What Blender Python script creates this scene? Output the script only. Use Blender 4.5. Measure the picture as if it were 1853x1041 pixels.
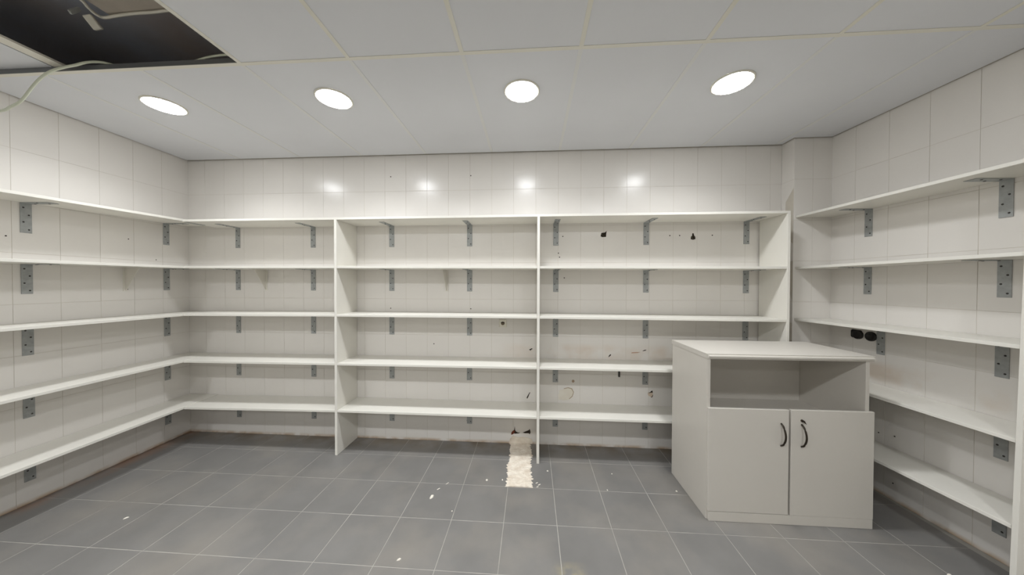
import bpy, bmesh, math, random
from mathutils import Matrix, Vector

for o in list(bpy.data.objects):
    bpy.data.objects.remove(o)
SC = bpy.context.scene
COL = SC.collection
random.seed(7)

# ------------------------------------------------------------------ camera
cd = bpy.data.cameras.new('camera')
cd.sensor_fit = 'HORIZONTAL'
cd.sensor_width = 36.0
cd.lens = 538.48 / 1853 * 36.0
cd.clip_start = 0.02
cam = bpy.data.objects.new('camera', cd)
COL.objects.link(cam)
YAW, PITCH, ROLL = 0.0653, -0.0118, -0.0024
cam.matrix_world = (Matrix.Translation((0, 0, 1.488)) @ Matrix.Rotation(YAW, 4, 'Z') @
                    Matrix.Rotation(PITCH, 4, 'X') @ Matrix.Rotation(ROLL, 4, 'Y') @
                    Matrix.Rotation(math.pi / 2, 4, 'X'))
SC.camera = cam

# ------------------------------------------------------------------ world, exposure
# three rows of downlights: radiance of the visible diffuser, and watts of its narrower beam
GLOW = {'front': 14.0, 'middle': 30.0, 'rear': 16.5}
BEAM = {'front': 1.75, 'middle': 1.44, 'rear': .95}
BEAM_SPREAD = 140
w = bpy.data.worlds.new('world')
w.use_nodes = True
w.node_tree.nodes['Background'].inputs[0].default_value = (0.9, 0.95, 1, 1)
w.node_tree.nodes['Background'].inputs[1].default_value = 0.0
SC.world = w
vs = SC.view_settings
vs.view_transform = 'Standard'
vs.look = 'None'
vs.gamma = 1
vs.use_curve_mapping = False
vs.exposure = 1.97

# ------------------------------------------------------------------ materials
def s2l(c):
    return tuple((v / 12.92 if v <= .04045 else ((v + .055) / 1.055) ** 2.4) for v in (x / 255 for x in c))

def mat(name, rgb, rough=.5, metal=0., var=0., scale=8., bump=0., bscale=60., spec=.5, var2=None):
    m = bpy.data.materials.new(name)
    m.use_nodes = True
    nt = m.node_tree
    b = nt.nodes['Principled BSDF']
    b.inputs['Roughness'].default_value = rough
    b.inputs['Metallic'].default_value = metal
    b.inputs['Specular IOR Level'].default_value = spec
    c = s2l(rgb)
    geo = nt.nodes.new('ShaderNodeNewGeometry')
    n = nt.nodes.new('ShaderNodeTexNoise')
    n.inputs['Scale'].default_value = scale
    n.inputs['Detail'].default_value = 5
    nt.links.new(geo.outputs['Position'], n.inputs['Vector'])
    mr = nt.nodes.new('ShaderNodeMapRange')
    mr.inputs['From Min'].default_value = .3
    mr.inputs['From Max'].default_value = .7
    nt.links.new(n.outputs['Fac'], mr.inputs['Value'])
    mx = nt.nodes.new('ShaderNodeMix')
    mx.data_type = 'RGBA'
    c2 = s2l(var2) if var2 else tuple(v * (1 - var) for v in c)
    mx.inputs['A'].default_value = (*c, 1)
    mx.inputs['B'].default_value = (*c2, 1)
    nt.links.new(mr.outputs['Result'], mx.inputs['Factor'])
    nt.links.new(mx.outputs['Result'], b.inputs['Base Color'])
    if bump > 0:
        n2 = nt.nodes.new('ShaderNodeTexNoise')
        n2.inputs['Scale'].default_value = bscale
        n2.inputs['Detail'].default_value = 4
        nt.links.new(geo.outputs['Position'], n2.inputs['Vector'])
        bp = nt.nodes.new('ShaderNodeBump')
        bp.inputs['Strength'].default_value = bump
        bp.inputs['Distance'].default_value = .002
        nt.links.new(n2.outputs['Fac'], bp.inputs['Height'])
        nt.links.new(bp.outputs['Normal'], b.inputs['Normal'])
    m['mix'] = mx.name
    return m

def add_stain(m, rgb, axis, lo, hi, nscale, thr, amount, extra=None):
    """a stain of its own shape: a noise mask inside a band of world position lo (full) .. hi (none)"""
    nt = m.node_tree
    b = nt.nodes['Principled BSDF']
    src = b.inputs['Base Color'].links[0].from_socket
    geo = nt.nodes.new('ShaderNodeNewGeometry')
    sp = nt.nodes.new('ShaderNodeSeparateXYZ')
    nt.links.new(geo.outputs['Position'], sp.inputs[0])
    r = nt.nodes.new('ShaderNodeMapRange')
    r.inputs['From Min'].default_value = hi
    r.inputs['From Max'].default_value = lo
    nt.links.new(sp.outputs[axis], r.inputs['Value'])
    n = nt.nodes.new('ShaderNodeTexNoise')
    n.inputs['Scale'].default_value = nscale
    n.inputs['Detail'].default_value = 6
    nt.links.new(geo.outputs['Position'], n.inputs['Vector'])
    r2 = nt.nodes.new('ShaderNodeMapRange')
    r2.inputs['From Min'].default_value = thr - .12
    r2.inputs['From Max'].default_value = thr + .12
    nt.links.new(n.outputs['Fac'], r2.inputs['Value'])
    mu = nt.nodes.new('ShaderNodeMath')
    mu.operation = 'MULTIPLY'
    nt.links.new(r.outputs['Result'], mu.inputs[0])
    nt.links.new(r2.outputs['Result'], mu.inputs[1])
    last = mu.outputs[0]
    if extra:
        ax, a0, a1, b0, b1 = extra
        for (f0, f1) in ((a0, a1), (b1, b0)):
            r3 = nt.nodes.new('ShaderNodeMapRange')
            r3.inputs['From Min'].default_value = f0
            r3.inputs['From Max'].default_value = f1
            nt.links.new(sp.outputs[ax], r3.inputs['Value'])
            m3 = nt.nodes.new('ShaderNodeMath')
            m3.operation = 'MULTIPLY'
            nt.links.new(last, m3.inputs[0])
            nt.links.new(r3.outputs['Result'], m3.inputs[1])
            last = m3.outputs[0]
    m2 = nt.nodes.new('ShaderNodeMath')
    m2.operation = 'MULTIPLY'
    m2.inputs[1].default_value = amount
    nt.links.new(last, m2.inputs[0])
    mx = nt.nodes.new('ShaderNodeMix')
    mx.data_type = 'RGBA'
    nt.links.new(m2.outputs[0], mx.inputs['Factor'])
    nt.links.new(src, mx.inputs['A'])
    mx.inputs['B'].default_value = (*s2l(rgb), 1)
    nt.links.new(mx.outputs['Result'], b.inputs['Base Color'])

M_TILE = mat('wall_tile', (231, 227, 221), .225, var=.035, scale=2.2, bump=.05, bscale=25)
M_GROUT = mat('wall_grout', (210, 203, 190), .8, var=.1, scale=14)
M_PLASTER = mat('plain_wall', (232, 228, 219), .7, var=.03)
M_FLOOR = mat('floor_tile', (127, 125, 122), .42, var=.16, scale=3.5, bump=.12, bscale=90)
M_FGROUT = mat('floor_grout', (178, 174, 166), .85, var=.25, scale=9)
M_PANEL = mat('ceiling_panel', (225, 226, 229), .75, var=.03, scale=2.5)
M_RAIL = mat('ceiling_rail', (230, 227, 215), .5, var=.05, scale=5)
M_WEB = mat('rail_web', (120, 122, 124), .5, metal=.4)
M_VOID = mat('void_concrete', (206, 211, 222), .9, var2=(196, 176, 160), scale=1.4)
M_DUCT = mat('void_beam', (196, 186, 172), .8, var=.15)
M_BOARD = mat('melamine_white', (231, 228, 219), .38, var=.03, scale=4)
M_BRACK = mat('galvanised', (172, 175, 174), .45, metal=.25, var=.2, scale=40, bump=.1)
M_SCREW = mat('screw_dark', (64, 62, 60), .5, metal=.5)
M_WBRACK = mat('white_bracket', (226, 222, 212), .4, var=.04)
M_CAB = mat('cabinet_grey', (207, 202, 193), .42, var=.02, scale=5, bump=.08, bscale=140)
M_CABEDGE = mat('cabinet_edge', (200, 196, 182), .4)
M_BLACK = mat('black_plastic', (26, 24, 22), .45)
M_HANDLE = mat('handle_dark', (52, 44, 34), .35, metal=.5)
M_CEMENT = mat('white_plaster', (238, 230, 216), .9, var2=(212, 198, 180), scale=18, bump=.8, bscale=70)
M_CHIP = mat('plaster_chip', (236, 230, 218), .8, var=.1)
M_HOLE = mat('hole_dark', (52, 42, 32), .9, var=.3, scale=60)
M_BRICK = mat('exposed_brick', (132, 66, 44), .9, var=.4, scale=50)
M_PEEL = mat('bare_patch', (231, 226, 214), .75, var2=(222, 215, 201), scale=14)
M_CABLE = mat('cable_sheath', (204, 208, 188), .45)
M_WHITE = mat('white_plastic', (228, 224, 210), .4)
# dirt on the floor and the wall foot
add_stain(M_FLOOR, (150, 96, 52), 0, -3.42, -3.24, 5, .50, .75)
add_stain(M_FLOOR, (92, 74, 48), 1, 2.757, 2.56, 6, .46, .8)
add_stain(M_FLOOR, (158, 150, 138), 2, 0, 1, 2.3, .58, .35)
add_stain(M_FLOOR, (196, 182, 132), 1, 1.46, 1.60, 14, .46, .85, (0, .10, .19, .22, .30))
add_stain(M_TILE, (204, 174, 142), 0, .12, -.35, 4.5, .52, .36, (2, .74, .82, .90, .95))
add_stain(M_TILE, (172, 138, 92), 2, .0, .03, 9, .45, .8)

def emit(name, val, rgb=(.95, .972, 1.0)):
    m = bpy.data.materials.new(name)
    m.use_nodes = True
    b = m.node_tree.nodes['Principled BSDF']
    b.inputs['Base Color'].default_value = (.8, .8, .8, 1)
    b.inputs['Emission Color'].default_value = (*rgb, 1)
    b.inputs['Emission Strength'].default_value = val
    return m
M_LAMP = {k: emit('lamp_%s_row' % k, v) for k, v in GLOW.items()}

# ------------------------------------------------------------------ mesh helpers
def finish(name, bm, m, parent=None, smooth=False):
    me = bpy.data.meshes.new(name)
    bmesh.ops.recalc_face_normals(bm, faces=bm.faces[:])
    bm.to_mesh(me)
    bm.free()
    if smooth:
        for p in me.polygons:
            p.use_smooth = True
    me.materials.append(m)
    return link(name, me, parent)

def link(name, me, parent=None):
    o = bpy.data.objects.new(name, me)
    COL.objects.link(o)
    if parent is not None:
        o.parent = parent
    return o

def empty(name, loc, label=None, cat=None, group=None, rotz=0):
    o = bpy.data.objects.new(name, None)
    o.empty_display_size = .05
    COL.objects.link(o)
    o.location = loc
    o.rotation_euler = (0, 0, rotz)
    return tag(o, label, cat, group)

def tag(o, label=None, cat=None, group=None, kind=None):
    if label: o['label'] = label
    if cat: o['category'] = cat
    if group: o['group'] = group
    if kind: o['kind'] = kind
    return o

def hexa(bm, pts, bevel=0.):
    """box from 8 corners: 4 below (ccw) then 4 above"""
    v = [bm.verts.new(p) for p in pts]
    fs = [bm.faces.new([v[i] for i in f]) for f in
          ((3, 2, 1, 0), (4, 5, 6, 7), (0, 1, 5, 4), (1, 2, 6, 5), (2, 3, 7, 6), (3, 0, 4, 7))]
    if bevel > 0:
        es = list({e for f in fs for e in f.edges})
        bmesh.ops.bevel(bm, geom=es, offset=bevel, segments=1, affect='EDGES')

def box(bm, x0, x1, y0, y1, z0, z1, bevel=0.):
    hexa(bm, [(x0, y0, z0), (x1, y0, z0), (x1, y1, z0), (x0, y1, z0),
              (x0, y0, z1), (x1, y0, z1), (x1, y1, z1), (x0, y1, z1)], bevel)

def prism(bm, poly, y0, y1, M=None):
    """polygon in (u, z) extruded along y0..y1"""
    a = [bm.verts.new((p[0], y0, p[1])) for p in poly]
    b = [bm.verts.new((p[0], y1, p[1])) for p in poly]
    bm.faces.new(a)
    bm.faces.new(b[::-1])
    n = len(poly)
    for i in range(n):
        bm.faces.new((a[i], b[i], b[(i + 1) % n], a[(i + 1) % n]))
    if M is not None:
        bmesh.ops.transform(bm, matrix=M, verts=a + b)

def tube(bm, pts, r, n=8, caps=True):
    rings = []
    pts = [Vector(p) for p in pts]
    for i, p in enumerate(pts):
        t = (pts[min(i + 1, len(pts) - 1)] - pts[max(i - 1, 0)]).normalized()
        up = Vector((0, 0, 1)) if abs(t.z) < .9 else Vector((1, 0, 0))
        a = t.cross(up).normalized()
        b = t.cross(a)
        rr = r[i] if isinstance(r, (list, tuple)) else r
        rings.append([bm.verts.new(p + (a * math.cos(k * 2 * math.pi / n) + b * math.sin(k * 2 * math.pi / n)) * rr) for k in range(n)])
    for A, B in zip(rings, rings[1:]):
        for k in range(n):
            bm.faces.new((A[k], A[(k + 1) % n], B[(k + 1) % n], B[k]))
    if caps:
        bm.faces.new(rings[0][::-1])
        bm.faces.new(rings[-1])

def smooth_path(pts, sub=6):
    pts = [Vector(p) for p in pts]
    out = []
    for i in range(len(pts) - 1):
        p0, p1, p2, p3 = pts[max(i - 1, 0)], pts[i], pts[i + 1], pts[min(i + 2, len(pts) - 1)]
        for k in range(sub):
            t = k / sub
            out.append(.5 * ((2 * p1) + (p2 - p0) * t + (2 * p0 - 5 * p1 + 4 * p2 - p3) * t * t + (3 * p1 - p0 - 3 * p2 + p3) * t ** 3))
    out.append(pts[-1])
    return out

def lathe(bm, prof, n=40):
    rings = []
    for r, z in prof:
        if r < 1e-6:
            rings.append([bm.verts.new((0, 0, z))])
        else:
            rings.append([bm.verts.new((r * math.cos(2 * math.pi * k / n), r * math.sin(2 * math.pi * k / n), z)) for k in range(n)])
    for A, B in zip(rings, rings[1:]):
        for k in range(n):
            k2 = (k + 1) % n
            if len(A) == 1 and len(B) == 1: continue
            if len(A) == 1: bm.faces.new((A[0], B[k], B[k2]))
            elif len(B) == 1: bm.faces.new((A[k], A[k2], B[0]))
            else: bm.faces.new((A[k], A[k2], B[k2], B[k]))

# ------------------------------------------------------------------ room
H = 2.703                     # suspended ceiling
YB = 2.757                    # face of the back wall
YF = -3.20                    # wall behind the camera
LX = lambda y: -3.415 + (YB - y) * .04       # face of the left wall (slightly out of square)
RX = lambda y: 2.472 + (2.627 - y) * .054    # face of the right wall
PX0, PY = 2.176, 2.632        # pillar in the right corner: left face, front face
ZJ = [-.015 + .34 * k for k in range(9)]     # horizontal tile joints
JG = .0018                    # joint width

tile_cache = {}
def tile_mesh(wd, ht, th, m, bev):
    key = (round(wd, 3), round(ht, 3), m.name)
    if key not in tile_cache:
        bm = bmesh.new()
        box(bm, -wd / 2, wd / 2, -th, 0, -ht / 2, ht / 2)
        f = [e for e in bm.edges if all(abs(v.co.y) < 1e-6 for v in e.verts)]
        bmesh.ops.bevel(bm, geom=f, offset=bev, segments=1, affect='EDGES')
        me = bpy.data.meshes.new('tile')
        bmesh.ops.recalc_face_normals(bm, faces=bm.faces[:])
        bm.to_mesh(me)
        bm.free()
        me.materials.append(m)
        tile_cache[key] = me
    return tile_cache[key]

def tiled_wall(name, origin, ang, ujoints, u_end, u0=0., zt=2.712, skip=None):
    """local x runs along the wall, local -y points OUT of the room, room side at y = 0 (normal +y)"""
    bm = bmesh.new()
    box(bm, u0, u_end, -.08, -.0012, 0, zt)
    wl = finish(name, bm, M_GROUT)
    wl.location = origin
    wl.rotation_euler = (0, 0, ang)
    tag(wl, kind='structure')
    js = sorted(set([u0 - JG / 2] + [u for u in ujoints if u0 + .012 < u < u_end - .012]))
    js.append(u_end + JG / 2)
    for i in range(len(js) - 1):
        a, b = js[i] + JG / 2, js[i + 1] - JG / 2
        if b - a > .30: continue
        for k in range(8):
            z0, z1 = max(ZJ[k] + JG / 2, .0), min(ZJ[k + 1] - JG / 2, zt)
            if z1 - z0 < .015: continue
            if skip and skip((a + b) / 2, (z0 + z1) / 2): continue
            t = link('tile', tile_mesh(b - a, z1 - z0, .0012, M_TILE, .0004), wl)
            t.location = ((a + b) / 2, random.uniform(-.0001, .0002), (z0 + z1) / 2)
            cl = lambda v, m: max(-m, min(m, v))
            t.rotation_euler = (cl(random.gauss(0, .0016), .0032), 0, cl(random.gauss(0, .0022), .0045))
    return wl

# back wall: local +x runs to -X (angle pi), so local +y = -Y (into the room)
bj = [-( -.166 + .2045 * k) + 2.176 for k in range(-17, 14)]
wall_back = tiled_wall('wall_back', (PX0, YB, 0), math.pi, bj, PX0 + 3.425)
# left wall: runs from the back corner towards the camera; room normal is +X
aL = math.atan2(-1, .04)       # direction (0.04,-1)
lj = [(YB - (2.540 - .2045 * k)) * math.hypot(1, .04) for k in range(0, 12)]
lend = lj[-1]
wall_left = tiled_wall('wall_left', (-3.415, YB, 0), aL, lj, lend)
# right wall: direction must have room (-X) on its +y side: run from near to far
dR = Vector((-.054, 1, 0)).normalized()
aR = math.atan2(dR.y, dR.x)
Rn = Vector((RX(.25), .25, 0))
RL = (Vector((RX(2.633), 2.633, 0)) - Rn).length
rj = [RL - (2.633 - (2.463 - .2045 * k)) * 1.00146 for k in range(0, 11)]
wall_right = tiled_wall('wall_right', Rn, aR, rj, RL)
# the pillar: front face and left face
pil_f = tiled_wall('wall_pillar', (2.472, PY, 0), math.pi, [.148], 2.472 - PX0)
pil_s = tiled_wall('wall_pillar_side', (PX0, PY, 0), math.pi / 2, [], YB - PY, u0=.0016)
# untiled remainder of the side walls and the wall behind the camera
y1 = YB - lend / math.hypot(1, .04)
bm = bmesh.new()
hexa(bm, [(LX(y1) - .08, y1, 0), (LX(YF) - .08, YF, 0), (LX(YF), YF, 0), (LX(y1), y1, 0),
          (LX(y1) - .08, y1, 2.712), (LX(YF) - .08, YF, 2.712), (LX(YF), YF, 2.712), (LX(y1), y1, 2.712)])
tag(finish('wall_left_near', bm, M_PLASTER), kind='structure')
bm = bmesh.new()
hexa(bm, [(RX(.25), .25, 0), (RX(YF), YF, 0), (RX(YF) + .08, YF, 0), (RX(.25) + .08, .25, 0),
          (RX(.25), .25, 2.712), (RX(YF), YF, 2.712), (RX(YF) + .08, YF, 2.712), (RX(.25) + .08, .25, 2.712)])
tag(finish('wall_right_near', bm, M_PLASTER), kind='structure')
bm = bmesh.new()
box(bm, LX(YF) - .08, RX(YF) + .08, YF - .08, YF, 0, 2.712)
tag(finish('wall_front', bm, M_PLASTER), kind='structure')

# floor
bm = bmesh.new()
box(bm, -3.55, 2.85, YF - .08, YB + .1, -.10, -.0012)
floor = tag(finish('floor', bm, M_FGROUT), kind='structure')
FG = .0042
FJX = [.162 + .3305 * k for k in range(-11, 8)]
FJY = [2.160 + .3305 * k for k in range(-17, 3)]
rest = bmesh.new()
n_tiles = 0
for i in range(len(FJX) - 1):
    for j in range(len(FJY) - 1):
        ya, yb = max(FJY[j], YF) + FG / 2, min(FJY[j + 1], YB - .001) - FG / 2
        ym = (ya + yb) / 2
        xa, xb = max(FJX[i], LX(ym) - .012) + FG / 2, min(FJX[i + 1], RX(ym) + .012) - FG / 2
        if yb - ya < .02 or xb - xa < .02: continue
        if ym > -.2:
            me = tile_mesh(xb - xa, yb - ya, .0012, M_FLOOR, .0006)
            t = link('tile', me, floor)
            t.location = ((xa + xb) / 2, ym, random.uniform(-.0001, .0001))
            t.rotation_euler = (math.pi / 2 + random.gauss(0, .0012), random.gauss(0, .0012), 0)
            t.scale = (1, 1, 1)
        else:
            box(rest, xa, xb, ya, yb, -.0012, 0)
r = finish('floor_tiles', rest, M_FLOOR, floor)
tag(r, kind='stuff')

# void above the suspended ceiling: dark slab and sides
bm = bmesh.new()
ZV = 3.12
box(bm, -3.55, 2.85, YF - .08, YB + .1, ZV, ZV + .1)
box(bm, -3.60, -3.50, YF - .08, YB + .1, 2.715, ZV)
box(bm, 2.80, 2.90, YF - .08, YB + .1, 2.715, ZV)
box(bm, -3.50, 2.80, YB + .02, YB + .1, 2.715, ZV)
box(bm, -3.50, 2.80, YF - .08, YF, 2.715, ZV)
tag(finish('ceiling_void', bm, M_VOID), kind='structure')

# suspended ceiling: rails (one mesh) and panels (children)
PXJ = [-.369 + .619 * k for k in range(-5, 6)]
PYJ = [YF + .01, -2.04, -.84, .36, 1.56, YB - .016]
RW = .011
bm = bmesh.new()
bmf = bmesh.new()
def rail_y(bm, x, ya, yb):
    box(bm, x - RW, x + RW, ya, yb, H - .002, H)
    box(bm, x - .0015, x + .0015, ya, yb, H, H + .03)
for j in range(5):
    for i, x in enumerate(PXJ):
        if j == 3 and i in (1, 2): continue      # taken out with the missing panels
        if x < LX(PYJ[j + 1]) + .02 or x > RX(PYJ[j + 1]) - .03: continue
        rail_y(bmf if j == 4 else bm, x, PYJ[j] + RW, PYJ[j + 1] - RW)
for y in PYJ[1:5]:
    box(bm, LX(y) + .006, RX(y) - .006, y - RW, y + RW, H - .002, H)
ceiling = tag(finish('ceiling', bm, M_RAIL), kind='structure')
finish('front_rail', bmf, mat('front_rail', (226, 226, 224), .6), ceiling)
bm = bmesh.new()
for y in PYJ[1:5]:
    box(bm, LX(y) + .006, RX(y) - .006, y - .002, y + .002, H + .0005, H + .034)
finish('rail_web', bm, M_WEB, ceiling)
LAMPX = [-2.505, -1.297, -.065, 1.202]
for j in range(5):
    ya, yb = PYJ[j], PYJ[j + 1]
    for i in range(-1, len(PXJ)):
        xa = PXJ[i] if i >= 0 else -9
        xb = PXJ[i + 1] if i + 1 < len(PXJ) else 9
        if j == 3 and i in (1, 2): continue
        if j == 3 and i == 0: continue
        g = .0015
        def cl(x, y): return min(max(x, LX(y) + .008), RX(y) - .012)
        p = [(cl(xa + g, ya), ya + g), (cl(xb - g, ya), ya + g), (cl(xb - g, yb), yb - g), (cl(xa + g, yb), yb - g)]
        if xa < PX0 + .02 and xb > PX0 and j == 4:
            p = [(xa + g, ya + g), (RX(ya) - .012, ya + g), (2.472 - .012, PY - .012), (PX0 - .012, PY - .012), (PX0 - .012, yb - g), (xa + g, yb - g)]
        elif j == 4 and xa > PX0: continue
        if j == 4 and i == len(PXJ) - 1: continue
        if p[1][0] - p[0][0] < .02: continue
        b2 = bmesh.new()
        lo = [b2.verts.new((q[0], q[1], H + .0002)) for q in p]
        hi = [b2.verts.new((q[0], q[1], H + .012)) for q in p]
        b2.faces.new(lo[::-1]); b2.faces.new(hi)
        for a in range(len(p)):
            b2.faces.new((lo[a], lo[(a + 1) % len(p)], hi[(a + 1) % len(p)], hi[a]))
        finish('panel', b2, M_PANEL, ceiling)

# ------------------------------------------------------------------ loose panel and things in the ceiling hole
def quad_slab(name, x0, x1, ya, yb, z0, z1, m, bev=0.):
    b = bmesh.new()
    box(b, x0, x1, ya, yb, z0, z1, bev)
    return finish(name, b, m)
tag(quad_slab('ceiling_panel', -3.345, -2.772, .42, 1.585, H + .036, H + .05, M_PANEL),
    'loose white ceiling panel lying raised over the left edge of the open ceiling hole', 'ceiling panel')
b = bmesh.new()
box(b, -2.758, -2.690, .40, 1.585, H + .0345, H + .0375)
box(b, -2.758, -2.755, .40, 1.585, H + .0375, H + .046)
box(b, -2.693, -2.690, .40, 1.585, H + .0375, H + .046)
tag(finish('metal_channel', b, M_WHITE),
    'white metal channel lying along the loose panel in the open ceiling hole', 'channel')

# ------------------------------------------------------------------ downlights
def downlight(x, y, row, label, group):
    t = empty('downlight', (x, y, H - .002), label, 'lamp', group)
    b = bmesh.new()
    lathe(b, [(.112, .0018), (.112, -.003), (.108, -.0055), (.102, -.0055), (.100, -.002), (.100, .0018)])
    finish('trim_ring', b, M_WHITE, t, True)
    b = bmesh.new()
    lathe(b, [(.0995, -.001), (.0985, -.0065), (.090, -.0085), (.05, -.0095), (0, -.0098)])
    finish('diffuser', b, M_LAMP[row], t, True)
    ld = bpy.data.lights.new('beam', 'AREA')
    ld.shape = 'DISK'
    ld.size = .196
    ld.energy = BEAM[row]
    ld.spread = math.radians(BEAM_SPREAD)
    ld.color = (.95, .972, 1.0)
    lo = bpy.data.objects.new('beam', ld)
    COL.objects.link(lo)
    lo.parent = t
    lo.location = (0, 0, -.0105)
for i, x in enumerate(LAMPX):
    downlight(x, 1.888, 'front', ['leftmost lit round downlight, nearest the open ceiling hole',
              'second lit round downlight from the left, in the white ceiling',
              'third lit round downlight from the left, above the middle divider',
              'rightmost lit round downlight, above the grey cabinet'][i], 'lit round downlights in the ceiling')
for y, row in ((-.07, 'rear row above the viewer'), (-2.03, 'last row behind the viewer')):
    for i, x in enumerate(LAMPX):
        downlight(x, y, 'middle' if y > -1 else 'rear', ['leftmost', 'second from the left', 'third from the left', 'rightmost'][i] + ' lit round downlight of the ' + row, 'rear rows of round downlights')

# ------------------------------------------------------------------ brackets
BW = .048
def bracket_meshes():
    b = bmesh.new()          # leg on the wall: local y = 0 is the wall face, -y into the room; z = 0 underside of the shelf
    box(b, -BW / 2, BW / 2, -.0035, 0, -.200, 0, .0006)
    box(b, -BW / 2, BW / 2, -.195, -.0035, -.0035, 0, .0006)
    bmesh.ops.remove_doubles(b, verts=b.verts[:], dist=1e-5)
    me = bpy.data.meshes.new('bracket'); bmesh.ops.recalc_face_normals(b, faces=b.faces[:]); b.to_mesh(me); b.free(); me.materials.append(M_BRACK)
    b = bmesh.new()
    for k, z in enumerate((-.032, -.080, -.128, -.178)):
        x = -.011 if k % 2 == 0 else .011
        M = Matrix.Translation((x, -.0035, z)) @ Matrix.Rotation(math.pi / 2, 4, 'X')
        bmesh.ops.create_cone(b, cap_ends=True, segments=8, radius1=.0058, radius2=.0042, depth=.003, matrix=M)
    for k, y in enumerate((-.05, -.10, -.15)):
        x = .011 if k % 2 == 0 else -.011
        bmesh.ops.create_cone(b, cap_ends=True, segments=8, radius1=.0042, radius2=.0055, depth=.003, matrix=Matrix.Translation((x, y, -.0045)))
    m2 = bpy.data.meshes.new('screws'); b.to_mesh(m2); b.free(); m2.materials.append(M_SCREW)
    b = bmesh.new()          # white bracket with a web
    box(b, -.013, .013, -.003, 0, -.200, 0)
    box(b, -.013, .013, -.13, -.003, -.003, 0)
    v = [(-.003, -.195), (-.003, -.003), (-.122, -.003), (-.122, -.010), (-.012, -.19)]
    lo = [b.verts.new((-.0015, p[0], p[1])) for p in v]; hi = [b.verts.new((.0015, p[0], p[1])) for p in v]
    b.faces.new(lo); b.faces.new(hi[::-1])
    for i in range(len(v)):
        b.faces.new((lo[i], hi[i], hi[(i + 1) % len(v)], lo[(i + 1) % len(v)]))
    m3 = bpy.data.meshes.new('white_bracket'); bmesh.ops.recalc_face_normals(b, faces=b.faces[:]); b.to_mesh(m3); b.free(); m3.materials.append(M_WBRACK)
    return me, m2, m3
BR, SCREWS, WBR = bracket_meshes()
def put_bracket(shelf, loc, rot, white=False):
    o = link('bracket', WBR if white else BR, shelf)
    o.location = Vector(loc) - shelf.location
    o.rotation_euler = (0, 0, rot)
    if white:
        o['label'] = 'slim white bracket with a triangular web'
    else:
        s = link('screws', SCREWS, o)
        s['kind'] = 'stuff'

TH = .019
LEVEL = ['topmost', 'second from top', 'middle', 'fourth from top', 'lowest']
def shelf(pts, zs, label, group):
    """pts: four plan corners; zs: underside height of each"""
    c = Vector((sum(p[0] for p in pts) / 4, sum(p[1] for p in pts) / 4, sum(zs) / 4))
    t = empty('wall_shelf', c, label, 'shelf', group)
    b = bmesh.new()
    hexa(b, [(p[0] - c.x, p[1] - c.y, z - c.z) for p, z in zip(pts, zs)] +
         [(p[0] - c.x, p[1] - c.y, z + TH - c.z) for p, z in zip(pts, zs)], .0012)
    finish('board', b, M_BOARD, t)
    return t

YS = 2.455                      # front edge of the back shelves
BAY = [(-3.10, -1.6935), (-1.6715, .0465), (.0685, 1.9875)]
TOPBAY = [(-3.10, -1.683), (-1.6825, .0575), (.058, 2.010)]
ZB = [[(2.036, 2.036), (2.036, 2.041), (2.041, 2.044)],
      [(1.622, 1.620), (1.620, 1.616), (1.616, 1.611)],
      [(1.196, 1.203), (1.203, 1.203), (1.203, 1.196)],
      [(.777, .782), (.782, .783), (.783, .778)],
      [(.358, .374), (.374, .371), (.371, .369)]]
BAYNAME = ['left bay of the back wall', 'middle bay of the back wall', 'right bay by the pillar']
BRX = [[-2.888, -2.111], [-1.328, -.578], [.223, 1.029, 1.888]]
for lv in range(5):
    for by in range(3):
        x0, x1 = (TOPBAY if lv == 0 else BAY)[by]
        if by == 0: x0 = LX(YS) + .302
        za, zb = ZB[lv][by]
        xl_back = LX(YB) + .302 if by == 0 else x0
        s = shelf([(x0, YS), (x1, YS), (x1, YB - .002), (xl_back, YB - .002)], [za, zb, zb, za],
                  '%s white shelf board in the %s' % (LEVEL[lv], BAYNAME[by]), 'white shelf boards along the back wall')
        for x in BRX[by]:
            z = za + (zb - za) * (x - x0) / (x1 - x0)
            put_bracket(s, (x, YB - .0008, z), 0)
        if lv == 1 and by < 2:
            x = (-2.596, -.799)[by]
            put_bracket(s, (x, YB - .0008, za + (zb - za) * (x - x0) / (x1 - x0)), 0, True)
        if lv == 0 and by == 0:
            b = bmesh.new()
            box(b, -.017, .017, -.075, .075, -.0035, 0, .0005)
            o = finish('joining_plate', b, M_BRACK, s)
            o.location = Vector((-3.088, 2.545, za)) - s.location

# left wall shelves (run past the frame's edge)
LD = Vector((.04, -1, 0)).normalized()
LN = Vector((1, .04, 0)).normalized()
ZL = [(2.042, 2.014), (1.622, 1.611), (1.194, 1.203), (.779, .781), (.360, .350)]
YE = .80
for lv in range(5):
    z0, z1 = ZL[lv]
    zat = lambda y: z0 + (z1 - z0) * (2.46 - y) / .93
    D = .3
    pts = [(LX(YE) + .002, YE), (LX(YE) + D, YE), (LX(YB - .003) + D, YB - .003), (LX(YB - .003) + .002, YB - .003)]
    s = shelf(pts, [zat(YE), zat(YE), zat(YB), zat(YB)],
              '%s white shelf board along the left wall' % LEVEL[lv], 'white shelf boards along the left wall')
    rot = math.atan2(LD.y, LD.x) + math.pi         # local -y -> +X
    for y in (2.568, 1.778):
        put_bracket(s, (LX(y) + .0008, y, zat(y)), math.pi / 2 + math.atan(.04), False)
    if lv == 1:
        put_bracket(s, (LX(2.274) + .0008, 2.274, zat(2.274)), math.pi / 2 + math.atan(.04), True)

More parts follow.
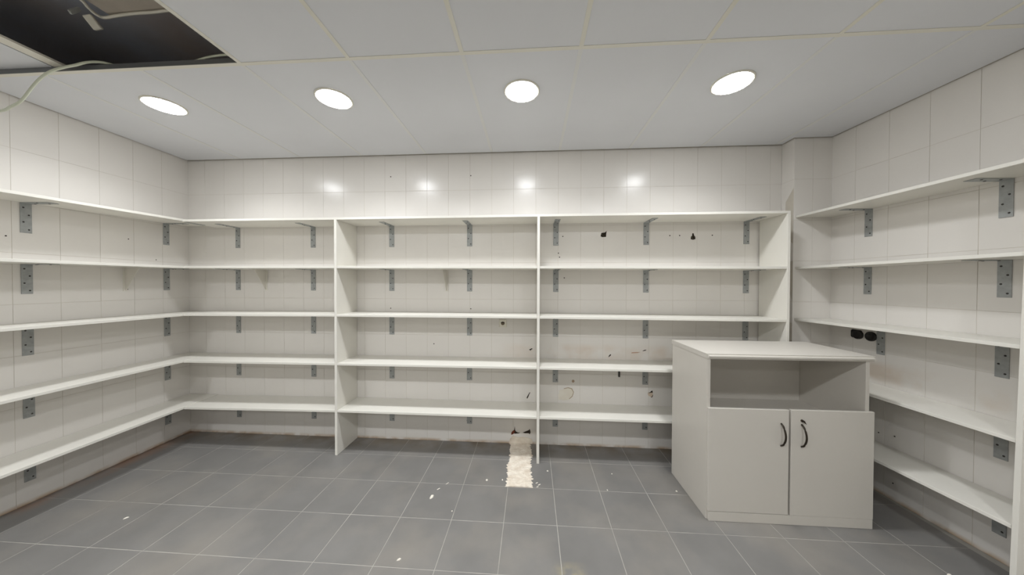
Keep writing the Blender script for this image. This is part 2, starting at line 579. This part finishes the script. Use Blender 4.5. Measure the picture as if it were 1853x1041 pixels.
# right wall shelves
ZR = [(2.044, 2.050), (1.617, 1.623), (1.189, 1.193), (.755, .753), (.342, .344)]
YPN = [1.5065, 1.512, 1.519, 1.526, 1.533]
for lv in range(5):
    z0, z1 = ZR[lv]
    zat = lambda y: z0 + (z1 - z0) * (2.62 - y) / 1.1
    ye = YPN[lv] + .001
    D = .28
    pts = [(RX(ye) - D, ye), (RX(ye) - .002, ye), (RX(2.629) - .002, 2.629), (RX(2.629) - D, 2.629)]
    s = shelf(pts, [zat(ye), zat(ye), zat(2.629), zat(2.629)],
              '%s white shelf board along the right wall' % LEVEL[lv], 'white shelf boards along the right wall')
    for y in ((2.286, 1.757) if lv == 2 else (2.371, 1.755)):
        put_bracket(s, (RX(y) - .0008, y, zat(y)), -math.pi / 2 + math.atan(.054))

# dividers
def divider(x0, x1, ya, yb, ztop, label):
    t = empty('shelf_divider', ((x0 + x1) / 2, (ya + yb) / 2, 0), label, 'divider', 'upright boards between the shelves')
    b = bmesh.new()
    hw, hd = (x1 - x0) / 2, (yb - ya) / 2
    box(b, -hw, hw, -hd, hd, .0005, ztop, .0012)
    finish('board', b, M_BOARD, t)
    return t
divider(-1.693, -1.672, YS - .002, YB - .003, 2.0355, 'upright white divider between the left and middle bays of the back shelves')
divider(.047, .068, YS - .002, YB - .003, 2.0405, 'upright white divider in the middle of the back shelves, beside the plaster patch')
divider(1.988, 2.009, YS - .002, YB - .014, 2.0435, 'upright white divider closing the back shelves behind the grey cabinet')
t = divider(2.243, 2.526, 1.500, 1.520, 2.10, 'white end panel of the right wall shelves, cut by the right edge of the photo')
t.location.y = 1.5235
t.rotation_euler = (.0145, 0, 0)

# ------------------------------------------------------------------ cabinet
CX0, CX1, CY0, CY1 = 1.108, 2.076, 1.950, 2.410
cab = empty('storage_cabinet', ((CX0 + CX1) / 2, (CY0 + CY1) / 2, 0),
            'light grey cabinet with an open compartment above two doors, standing on the tiled floor', 'cabinet')
def cpart(name, x0, x1, ya, yb, z0, z1, m=M_CAB, bev=.0012, parent=None):
    b = bmesh.new()
    c = cab.location
    box(b, x0 - c.x, x1 - c.x, ya - c.y, yb - c.y, z0, z1, bev)
    return finish(name, b, m, parent or cab)
CT = .022
DF = CY0 - .0185                # front face of the doors
cpart('side_panel', CX0, CX0 + CT, CY0, CY1, .0005, 1.020)
cpart('side_panel', CX1 - CT - .012, CX1 - .012, CY0, CY1, .0005, 1.020)
# top: rounded front edge
b = bmesh.new()
c = cab.location
box(b, CX0 - .004 - c.x, CX1 + .012 - c.x, CY0 - .018 - c.y, CY1 - c.y, 1.0205, 1.052)
es = [e for e in b.edges if all(abs(v.co.y - (CY0 - .018 - c.y)) < 1e-5 for v in e.verts)]
bmesh.ops.bevel(b, geom=es, offset=.011, segments=3, affect='EDGES')
finish('top', b, M_CAB, cab)
cpart('back_panel', CX0 + CT + .0005, CX1 - CT - .0125, CY1 - .012, CY1 - .002, .06, 1.0195)
cpart('compartment_floor', CX0 + CT + .0005, CX1 - CT - .0125, CY0 + .006, CY1 - .0125, .585, .607)
cpart('base_shelf', CX0 + CT + .0005, CX1 - CT - .0125, CY0 + .006, CY1 - .0125, .060, .080)
cpart('plinth', CX0 + CT + .0005, CX1 - CT - .0125, CY0 + .0005, CY0 + .020, .0005, .0595)
cpart('plinth_face', CX0 + .008, CX1 - .001, CY0 - .018, CY0 - .0005, .0005, .0595)
d1 = cpart('door', CX0 + .002, 1.5875, DF, CY0 - .0005, .0625, .714, M_CAB, .0015)
d2 = cpart('door', 1.5995, CX1, DF, CY0 - .0005, .0605, .716, M_CAB, .0015)
def handle(door, x, z0, z1):
    b = bmesh.new()
    pts = []
    for k in range(15):
        s = k / 14
        pts.append((x - c.x, DF - c.y - .004 - .031 * math.sin(math.pi * s) ** .75, z0 + (z1 - z0) * s))
    pts[0] = (x - c.x, DF - c.y + .001, z0); pts[-1] = (x - c.x, DF - c.y + .001, z1)
    tube(b, pts, .0052, 10)
    finish('handle', b, M_HANDLE, door, True)
handle(d1, 1.5415, .492, .630)
handle(d2, 1.6605, .490, .628)
b = bmesh.new()                # little lock with its folded key above the right handle
bmesh.ops.create_cone(b, cap_ends=True, segments=12, radius1=.008, radius2=.007, depth=.008,
                      matrix=Matrix.Translation((1.6605 - c.x, DF - c.y - .004, .652)) @ Matrix.Rotation(math.pi / 2, 4, 'X'))
hexa(b, [(1.668 - c.x, DF - .012 - c.y, .640), (1.680 - c.x, DF - .012 - c.y, .632), (1.680 - c.x, DF - .008 - c.y, .632), (1.668 - c.x, DF - .008 - c.y, .640),
         (1.656 - c.x, DF - .012 - c.y, .655), (1.668 - c.x, DF - .012 - c.y, .655), (1.668 - c.x, DF - .008 - c.y, .655), (1.656 - c.x, DF - .008 - c.y, .655)])
finish('lock', b, M_HANDLE, d2)

# ------------------------------------------------------------------ plaster patch on the floor and wall
def cement():
    b = bmesh.new()
    nx, ny = 18, 56
    x0, x1, ya, yb = -.183, .000, 2.157, 2.7555
    rnd = random.Random(3)
    le = [rnd.uniform(-.013, .008) for _ in range(ny + 1)]
    re = [rnd.uniform(-.006, .016) for _ in range(ny + 1)]
    top = []
    for j in range(ny + 1):
        y = ya + (yb - ya) * j / ny
        sh = .006 * math.sin(j * .21) - (j / ny) * .004
        row = []
        for i in range(nx + 1):
            xx = (x0 + sh + le[j]) + (x1 + sh + re[j] - x0 - sh - le[j]) * i / nx
            e = min(i, nx - i) / 3
            z = .0015 + .006 * min(1, e) + rnd.uniform(-.0016, .0022) * min(1, e + .3)
            yy = y + (rnd.uniform(-.003, .003) if 0 < j < ny else 0)
            row.append(b.verts.new((xx, yy, max(z, .001))))
        top.append(row)
    for j in range(ny):
        for i in range(nx):
            b.faces.new((top[j][i], top[j][i + 1], top[j + 1][i + 1], top[j + 1][i]))
    edge = [top[0][i] for i in range(nx + 1)] + [top[j][nx] for j in range(1, ny + 1)] + \
           [top[ny][i] for i in range(nx - 1, -1, -1)] + [top[j][0] for j in range(ny - 1, 0, -1)]
    low = [b.verts.new((v.co.x, v.co.y, .0003)) for v in edge]
    for k in range(len(edge)):
        k2 = (k + 1) % len(edge)
        b.faces.new((edge[k], low[k], low[k2], edge[k2]))
    b.faces.new(low)
    return b
o = finish('plaster_patch', cement(), M_CEMENT, None)
tag(o, 'ragged white plaster strip on the dark floor tiles beside the middle divider', 'plaster patch')
# plaster climbing the wall foot behind the strip
b = bmesh.new()
prism(b, [(-.205, .002), (.012, .002), (.016, .022), (.004, .048), (-.03, .058), (-.07, .064), (-.12, .060), (-.17, .070), (-.196, .040)], YB - .007, YB - .0005)
o = finish('wall_plaster', b, M_CEMENT)
tag(o, 'low smear of white plaster on the wall foot behind the floor strip', 'plaster patch')

# ------------------------------------------------------------------ wall damage (parts of the back wall)
WI = Matrix.Translation((PX0, YB, 0)) @ Matrix.Rotation(math.pi, 4, 'Z')
WI = WI.inverted()
def scar(name, poly, m, lift=.0012, deep=.0004, jag=0, seed=1, label=None):
    rnd = random.Random(seed)
    if jag:
        out = []
        for i in range(len(poly)):
            p, q = poly[i], poly[(i + 1) % len(poly)]
            for k in range(3):
                t_ = k / 3
                out.append((p[0] + (q[0] - p[0]) * t_ + rnd.uniform(-jag, jag), p[1] + (q[1] - p[1]) * t_ + rnd.uniform(-jag, jag)))
        poly = out
    b = bmesh.new()
    prism(b, poly, YB - lift, YB - deep, None)
    bmesh.ops.transform(b, matrix=WI, verts=b.verts[:])
    o = finish(name, b, m, wall_back)
    if label: o['label'] = label
    return o
scar('broken_tile_hole', [(-.168, .095), (-.178, .105), (-.168, .118), (-.157, .125), (-.152, .160), (-.148, .125), (-.140, .112), (-.120, .102), (-.105, .105), (-.112, .096), (-.150, .092)], M_HOLE, .0022, label='dark broken hole at the wall foot')
scar('broken_tile_hole', [(-.185, .080), (-.182, .104), (-.164, .122), (-.150, .118), (-.156, .096), (-.172, .084)], M_BRICK, .0026, label='red brick showing in the broken tile')
scar('broken_tile_hole', [(-.078, .104), (-.045, .118), (-.022, .128), (-.012, .140), (-.008, .128), (-.004, .108), (-.012, .090), (-.022, .100), (-.055, .099)], M_HOLE, .0022, label='dark broken hole at the wall foot')
scar('peeled_patch', [(.245, .420), (.30, .415), (.345, .425), (.378, .455), (.388, .495), (.370, .525), (.335, .532), (.295, .520), (.262, .508), (.25, .47)], M_PEEL, .0012, jag=.004, seed=5, label='bare rounded patch of old plaster')
scar('peeled_patch', [(.352, .428), (.380, .454), (.393, .495), (.376, .528), (.340, .538), (.300, .527), (.302, .521), (.338, .531), (.370, .522), (.386, .494), (.374, .458), (.348, .433)], M_HOLE and mat('patch_rim', (176, 160, 136), .8), .0016)
scar('rawl_plug', [(.375, .585), (.388, .582), (.398, .592), (.395, .606), (.382, .610), (.372, .600)], mat('plug_tan', (172, 150, 128), .7), .002)
scar('chipped_hole', [(1.052, .50), (1.064, .478), (1.086, .468), (1.098, .485), (1.095, .512), (1.078, .515)], mat('chip_pink', (206, 188, 168), .8), .0014, jag=.003, seed=9, label='chipped tile hole with pale plaster')
scar('chipped_hole', [(1.056, .506), (1.075, .512), (1.082, .522), (1.094, .528), (1.097, .505), (1.088, .510), (1.070, .504)], M_HOLE, .0022)
scar('chipped_hole', [(1.078, .468), (1.090, .464), (1.096, .474), (1.100, .490), (1.094, .484), (1.088, .472)], M_HOLE, .0022)
scar('dark_slot', [(.702, .822), (.722, .838), (.726, .848), (.718, .850), (.705, .834)], M_HOLE, .002)
scar('dark_slot', [(1.005, .882), (1.030, .888), (1.040, .896), (1.028, .896), (1.008, .888)], M_HOLE, .002)
scar('dark_slot', [(-.022, .880), (.012, .884), (.008, .892), (-.004, .890), (-.006, .872), (-.011, .880)], M_HOLE, .002)
scar('dark_slot', [(-.036, .422), (-.026, .440), (-.018, .462), (-.008, .480), (-.014, .482), (-.028, .458), (-.042, .430)], M_HOLE, .002)
scar('rust_mark', [(.905, .862), (.96, .866), (.99, .874), (.95, .873), (.91, .870)], mat('rust', (176, 140, 112), .8), .0008)
# little screw holes: too small to pick apart, one mesh
b = bmesh.new()
for (x, z) in [(-1.337, 2.504), (-.568, 2.498), (-1.340, 1.254), (-.567, 1.255), (.285, 1.925), (.246, 1.772), (.256, 1.735), (1.235, 1.925), (1.60, 1.925), (.30, 1.545), (-.92, .92), (-.60, .20), (1.32, 1.925)]:
    bmesh.ops.create_cone(b, cap_ends=True, segments=8, radius1=.0055, radius2=.005, depth=.0016,
                          matrix=Matrix.Translation((x, YB - .0008, z)) @ Matrix.Rotation(math.pi / 2, 4, 'X'))
bmesh.ops.transform(b, matrix=WI, verts=b.verts[:])
tag(finish('screw_holes', b, M_HOLE, wall_back), kind='stuff')
for wl, face, pts in ((wall_right, RX, [(2.291, .428), (2.201, .446), (2.206, .118)]), (wall_left, LX, [(2.30, 1.86), (2.29, 1.435), (1.70, 1.79), (2.49, 1.70)])):
    b = bmesh.new()
    for (y, z) in pts:
        bmesh.ops.create_cone(b, cap_ends=True, segments=8, radius1=.0042, radius2=.004, depth=.003,
                              matrix=Matrix.Translation((face(y), y, z)) @ Matrix.Rotation(math.pi / 2, 4, 'Y'))
    W = Matrix.Translation(wl.location) @ wl.rotation_euler.to_matrix().to_4x4()
    bmesh.ops.transform(b, matrix=W.inverted(), verts=b.verts[:])
    tag(finish('screw_holes', b, M_HOLE, wl), kind='stuff')
# dark plug hanging under the fourth shelf
b = bmesh.new()
box(b, .790, .804, YB - .014, YB - .0012, .646, .700, .002)
o = finish('wall_anchor', b, M_SCREW)
tag(o, 'small dark anchor on the back wall under the fourth shelf of the right bay', 'wall anchor')

# cable outlets in the right bay: ragged hole with a pale conduit end inside
def outlet(x, z, poly, label):
    t = empty('cable_outlet', (x, YB, z), label, 'cable outlet')
    b = bmesh.new()
    prism(b, poly, -.002, -.0012)
    finish('opening', b, M_HOLE, t)
    b = bmesh.new()
    bmesh.ops.create_cone(b, cap_ends=False, segments=14, radius1=.013, radius2=.012, depth=.006, matrix=Matrix.Translation((0, -.004, 0)) @ Matrix.Rotation(math.pi / 2, 4, 'X'))
    bmesh.ops.create_cone(b, cap_ends=False, segments=14, radius1=.009, radius2=.009, depth=.006, matrix=Matrix.Translation((0, -.004, 0)) @ Matrix.Rotation(math.pi / 2, 4, 'X'))
    finish('conduit', b, mat('conduit_olive', (110, 108, 84), .6), t, True)
outlet(.652, 1.938, [(-.026, -.014), (-.012, -.022), (.022, -.020), (.024, .010), (.028, .034), (.012, .020), (-.020, .016)], 'black cable outlet left of the other one under the top shelf of the right bay')
outlet(1.435, 1.908, [(-.020, -.016), (0, -.022), (.020, -.016), (.018, .006), (.008, .016), (.004, .036), (-.006, .036), (-.008, .014), (-.018, .006)], 'black teardrop cable outlet nearest the pillar under the top shelf')

# white socket under the middle shelf
t = empty('wall_socket', (-.265, YB, 1.122), 'square white wall socket with dark round centre under the middle shelf', 'socket')
b = bmesh.new(); box(b, -.034, .034, -.009, -.0012, -.036, .036, .003); finish('plate', b, M_WHITE, t)
b = bmesh.new()
bmesh.ops.create_cone(b, cap_ends=True, segments=20, radius1=.017, radius2=.016, depth=.002, matrix=Matrix.Translation((0, -.0098, 0)) @ Matrix.Rotation(math.pi / 2, 4, 'X'))
finish('socket_face', b, mat('socket_brown', (112, 98, 78), .5), t)
b = bmesh.new(); box(b, -.017, .017, -.0125, -.0105, .004, .010); finish('bar', b, M_HOLE, t)

# black double box on the right wall
t = empty('socket_box', (RX(2.385), 2.385, 1.110), 'pair of black round socket boxes on the right wall under the middle shelf', 'socket', rotz=-math.pi / 2 + math.atan(.054))
b = bmesh.new()
box(b, -.085, -.015, -.010, -.0012, -.026, .034, .008)
finish('square_box', b, M_BLACK, t)
for x in (-.040, .043):
    b = bmesh.new()
    M = Matrix.Rotation(math.pi / 2, 4, 'X')
    lathe(b, [(.034, .0012), (.034, .013), (.028, .016), (.024, .013), (.022, .005), (0, .004)], 24)
    bmesh.ops.transform(b, matrix=Matrix.Translation((x, 0, 0)) @ M, verts=b.verts[:])
    finish('round_box', b, M_BLACK, t, True)

# ------------------------------------------------------------------ chips on the floor
def chip(x, y, sx, sy, rot, label, seed):
    rnd = random.Random(seed)
    b = bmesh.new()
    n = 7
    lo, hi = [], []
    for k in range(n):
        a = 2 * math.pi * k / n
        r = rnd.uniform(.75, 1.2)
        lo.append(b.verts.new((sx * r * math.cos(a), sy * r * math.sin(a), 0)))
        hi.append(b.verts.new((sx * r * .75 * math.cos(a), sy * r * .75 * math.sin(a), min(sx, sy) * rnd.uniform(.3, .6))))
    b.faces.new(lo[::-1]); b.faces.new(hi)
    for k in range(n):
        b.faces.new((lo[k], lo[(k + 1) % n], hi[(k + 1) % n], hi[k]))
    o = finish('plaster_chip', b, M_CHIP)
    o.location = (x, y, .0005)
    o.rotation_euler = (0, 0, rot)
    tag(o, label, 'chip', 'white chips scattered on the floor')
CH = [(-.690, 2.017, .011, .024, -.15, 'largest white chip, lying left of the plaster strip'),
      (-.668, 2.100, .004, .016, -.8, 'thin white sliver just behind the largest chip'),
      (-.333, 2.223, .008, .011, .3, 'white chip on the floor tile just left of the plaster strip'),
      (.133, 2.362, .007, .009, .8, 'white chip on the floor right of the middle divider foot'),
      (.633, 2.362, .005, .006, 0, 'tiny white chip between middle divider and grey cabinet'),
      (.552, 2.172, .004, .008, .2, 'tiny white chip on a grout line left of the cabinet'),
      (1.045, 2.195, .006, .007, .4, 'tiny white chip beside the back corner of the grey cabinet'),
      (-.708, 1.544, .007, .012, -.7, 'white chip on the floor at the bottom edge, left of centre'),
      (-.514, 1.90, .005, .006, 0, 'tiny white chip on a floor joint, nearer than the largest chip'),
      (-2.556, 1.703, .006, .013, -.7, 'white chip alone on the left floor tiles'),
      (2.142, 1.650, .012, .010, .2, 'white chip at the bottom edge, right of the grey cabinet'),
      (-.620, 2.165, .003, .018, -.6, 'thin white scrape lying across a joint behind the largest chip'),
      (.045, 2.215, .004, .011, -.9, 'upper splinter right of the plaster strip'),
      (.062, 2.196, .004, .013, -.9, 'middle splinter right of the plaster strip'),
      (.048, 2.172, .004, .010, -1, 'lower splinter right of the plaster strip'),
      (-.215, 2.232, .005, .009, .2, 'chip touching the left edge of the plaster strip')]
for i, (x, y, sx, sy, rt, lb) in enumerate(CH):
    chip(x, y, sx, sy, rt, lb, 20 + i)

# ------------------------------------------------------------------ ceiling hole: beam, cables, connector
b = bmesh.new()
box(b, -2.335, -1.70, .20, 1.515, 2.972, 3.119)
tag(finish('ceiling_beam', b, M_DUCT), kind='structure')
def cable(name, pts, r, label, m=M_CABLE):
    b = bmesh.new()
    tube(b, smooth_path(pts), r, 8)
    return tag(finish(name, b, m, None, True), label, 'cable')
cable('hanging_cable', [(-3.345, 1.45, 2.452), (-3.20, 1.49, 2.445), (-3.039, 1.52, 2.471), (-2.967, 1.52, 2.494), (-2.913, 1.52, 2.517), (-2.878, 1.52, 2.547),
                        (-2.824, 1.52, 2.605), (-2.77, 1.52, 2.651), (-2.711, 1.52, 2.682), (-2.63, 1.52, 2.701), (-2.56, 1.522, 2.712), (-2.50, 1.535, 2.735), (-2.44, 1.56, 2.7475), (-2.37, 1.60, 2.738), (-2.2, 1.75, 2.723)],
      .0065, 'pale green cable hanging out of the open ceiling hole towards the left wall')
cable('beam_cable', [(-2.335, 1.30, 2.955), (-2.335, 1.405, 2.958), (-2.362, 1.455, 2.955), (-2.365, 1.488, 2.948), (-2.350, 1.506, 2.950), (-2.28, 1.508, 2.958), (-2.178, 1.506, 2.962), (-2.06, 1.503, 2.960), (-1.957, 1.50, 2.962), (-1.80, 1.50, 2.964)],
      .0075, 'white cable running along the lower edge of the beam inside the ceiling hole', M_WHITE)
cable('short_cable', [(-1.95, 1.575, 2.7265), (-1.886, 1.571, 2.742), (-1.797, 1.556, 2.746), (-1.723, 1.545, 2.744), (-1.663, 1.542, 2.743), (-1.58, 1.53, 2.73), (-1.52, 1.50, 2.722)],
      .0055, 'short pale cable at the right corner of the ceiling hole')
t = empty('cable_connector', (-2.402, 1.468, 2.942), 'white plastic cable connector hanging from the beam cable in the ceiling hole', 'connector', rotz=.35)
b = bmesh.new()
box(b, -.019, .019, -.012, .012, -.070, -.006, .004)
o = finish('housing', b, M_WHITE, t); o.rotation_euler = (.5, -.45, 0)
b = bmesh.new()
box(b, -.040, -.029, -.010, .010, -.045, .012, .002)
o = finish('clip', b, mat('clip_grey', (170, 172, 168), .5), t); o.rotation_euler = (-.5, .35, 0)
